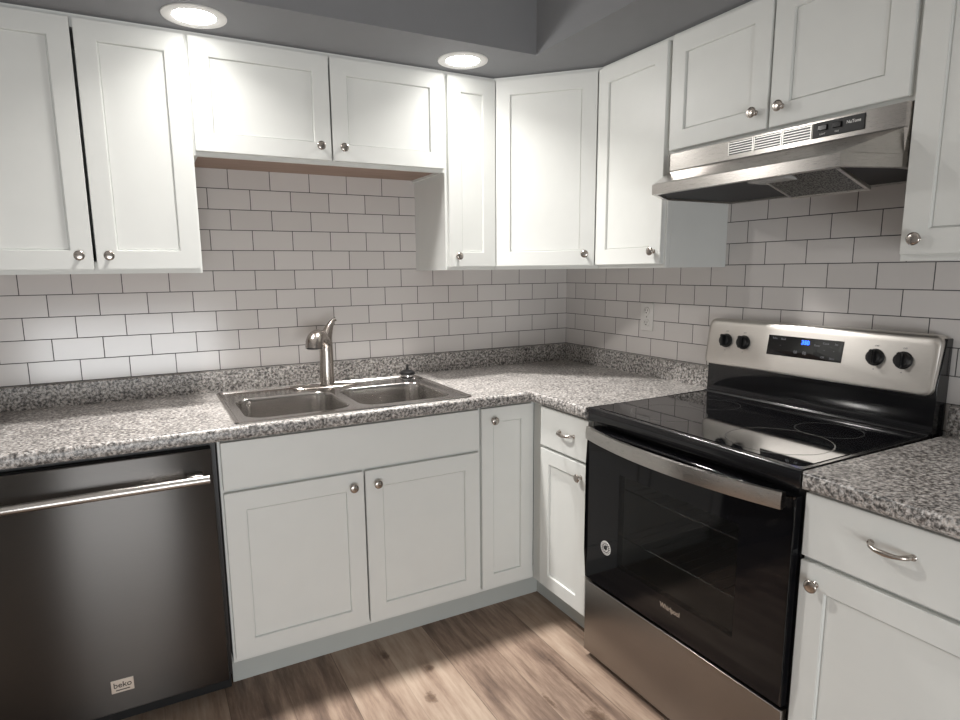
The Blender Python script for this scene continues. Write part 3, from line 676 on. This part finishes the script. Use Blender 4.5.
for a in (41.5, 44.4, 61.9, 64.85):
    d0 = panel_d(43.6); ax = Vector((0, 1, 0.155)).normalized()
    mb = MB(); mb.lathe((a, d0, 43.6), ax, [(0.98, 0), (0.98, 0.10), (0.86, 0.16), (0.80, 0.62), (0.72, 0.70), (0, 0.70)], 28)
    b2 = bmesh.new(); c0 = Vector((a, d0, 43.6)) + ax*0.66
    vv = [b2.verts.new((a + sx*(0.24 if y else 0.30), c0.y + (0.5 if y else 0.0), c0.z + sz*0.84 + (0.08 if y else 0))) for sx in (-1, 1) for y in (0, 1) for sz in (-1, 1)]
    for f in ((0,1,3,2),(4,6,7,5),(0,4,5,1),(2,3,7,6),(0,2,6,4),(1,5,7,3)): b2.faces.new([vv[i] for i in f])
    bmesh.ops.bevel(b2, geom=b2.edges[:], offset=0.1, segments=2, affect='EDGES'); mb.merge(b2)
    mb.done('knob', M['blackmat'], FRR, cp, True)
for a in (41.5, 44.4, 61.9, 64.85):
    mb = MB(); add_text(mb, 'OFF', 0.26, a, panel_d(44.9)+0.01, 44.9, False, 0.008, TL); mb.done('off_marking', M['grey_print'], FRR, cp)
    mb = MB(); mb.lathe((a, panel_d(42.25), 42.25), (0, 1, 0.15), [(0.07, 0), (0.07, 0.012)], 8); mb.done('dot_marking', M['grey_print'], FRR, cp)
mb = MB(); z0, z1 = 42.45, 45.02; a0, a1 = 48.15, 58.15
b = bmesh.new(); vs_ = []
for a in (a0, a1):
    for e in (-0.02, 0.05):
        for z in (z0, z1): vs_.append(b.verts.new((a, panel_d(z)+e, z)))
for f in ((0,1,3,2),(4,6,7,5),(0,4,5,1),(2,3,7,6),(0,2,6,4),(1,5,7,3)): b.faces.new([vs_[i] for i in f])
mb.merge(b); ds = mb.done('display', M['glass'], FRR, cp)
mb = MB(); add_text(mb, '350', 0.72, 53.35, panel_d(44.4)+0.055, 44.4, False, 0.005, TL, bold=0.02); mb.done('digits', M['blue'], FRR, ds)
for a, z, s_ in ((49.1, 44.65, 'Bake'), (50.3, 44.6, 'Broil'), (50.0, 43.75, '•'), (54.9, 44.2, 'Timer'), (56.0, 44.55, 'Cook'), (57.3, 44.55, 'Set'), (55.9, 43.7, '•'), (57.1, 43.7, '•'), (55.8, 42.85, 'Off'), (57.0, 42.8, 'Start'), (52.2, 43.1, '00'), (53.4, 43.1, '00')):
    mb = MB(); add_text(mb, s_, 0.5 if s_ == '00' else 0.34, a, panel_d(z)+0.055, z, False, 0.004, TL); mb.done('display_marking', M['grey_print'], FRR, ds)

# ------------------------------------------------------------------ range hood
t = thing('range_hood', FRT(53.5, 8, 63.1), 'stainless steel under-cabinet range hood above the range', 'range hood')
h0, h1 = 38.6, 68.1
mb = MB()
top = [(h0, 0.05), (h0, 12.4), (h0+0.3, 12.5), (h1-0.3, 12.5), (h1, 12.4), (h1, 0.05)]
mid = [(h0, 0.05), (h0, 12.45), (h0+0.35, 12.6), (h1-0.35, 12.6), (h1, 12.45), (h1, 0.05)]
flr = [(h0, 0.05), (h0, 12.8), (42.6, 18.8), (65.9, 18.8), (h1, 12.8), (h1, 0.05)]
lip = [(h0, 0.05), (h0, 12.9), (42.5, 19.1), (66.0, 19.1), (h1, 12.9), (h1, 0.05)]
lin = [(h0+0.5, 0.4), (h0+0.5, 12.7), (42.8, 18.5), (65.7, 18.5), (h1-0.5, 12.7), (h1-0.5, 0.4)]
RG = [[Vector((a, d, z)) for a, d in r] for r, z in ((top, 68.9), (top, 66.75), (mid, 66.6), (flr, 64.35), (lip, 64.15), (lip, 62.98), (lin, 62.95), (lin, 63.25))]
mb.loft(RG, True, False); hb = mb.done('hood_body', M['steel'], FRT, t)
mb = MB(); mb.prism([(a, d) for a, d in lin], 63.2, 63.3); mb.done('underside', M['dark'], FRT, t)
for x0, x1 in ((48.3, 51.5), (51.8, 55.1), (55.4, 58.55)):
    mb = MB(); mb.box(x0, x1, 12.42, 12.515, 67.25, 68.7); g = mb.done('vent_grille', M['grille'], FRT, t)
    mb = MB()
    for k in range(5): mb.box(x0, x1, 12.5, 12.58, 67.40 + k*0.28, 67.48 + k*0.28)
    mb.box(x0-0.1, x0, 12.48, 12.6, 67.2, 68.75); mb.box(x1, x1+0.1, 12.48, 12.6, 67.2, 68.75)
    mb.done('louvres', M['badge'], FRT, g)
mb = MB(); mb.box(58.8, 64.1, 12.45, 12.62, 67.2, 68.7, 0.03, 1); cpn = mb.done('switch_panel', M['blackmat'], FRT, t)
mb = MB(); mb.box(59.4, 60.4, 12.62, 12.78, 67.85, 68.4, 0.06); mb.done('rocker_switch', M['black'], FRT, cpn)
mb = MB(); mb.box(60.95, 61.85, 12.62, 12.78, 67.85, 68.4, 0.06); mb.done('rocker_switch', M['black'], FRT, cpn)
mb = MB(); add_text(mb, 'NuTone', 0.44, 63.05, 12.63, 68.15, False, 0.004, bold=0.006, sx=0.95); mb.done('brand_lettering', M['white_print'], FRT, cpn)
mb = MB(); add_text(mb, 'LIGHT', 0.22, 59.9, 12.63, 67.5, False, 0.004); mb.done('switch_lettering', M['white_print'], FRT, cpn)
mb = MB(); add_text(mb, 'FAN', 0.22, 61.4, 12.63, 67.5, False, 0.004)
mb.done('switch_lettering', M['white_print'], FRT, cpn)
def slope(a, d, z): return FRT(a, d, z + 63.3 - (17.0-d)*0.325)
mb = MB(); mb.box(56.5, 64.3, 11.9, 17.0, -0.1, 0.12); mb.done('filter', M['filter'], slope, t)
mb = MB()
for q in ((56.2, 64.7, 11.5, 11.9), (56.2, 64.7, 17.0, 17.4), (56.2, 56.5, 11.9, 17.0), (64.3, 64.7, 11.9, 17.0)): mb.box(q[0], q[1], q[2], q[3], -0.18, 0.2, 0.05)
mb.done('filter_frame', M['steel'], slope, t)
mb = MB(); mb.box(55.3, 59.8, 13.5, 18.0, 62.8, 63.3, 0.2, 2); mb.done('lamp_cover', M['lens'], FRT, t)
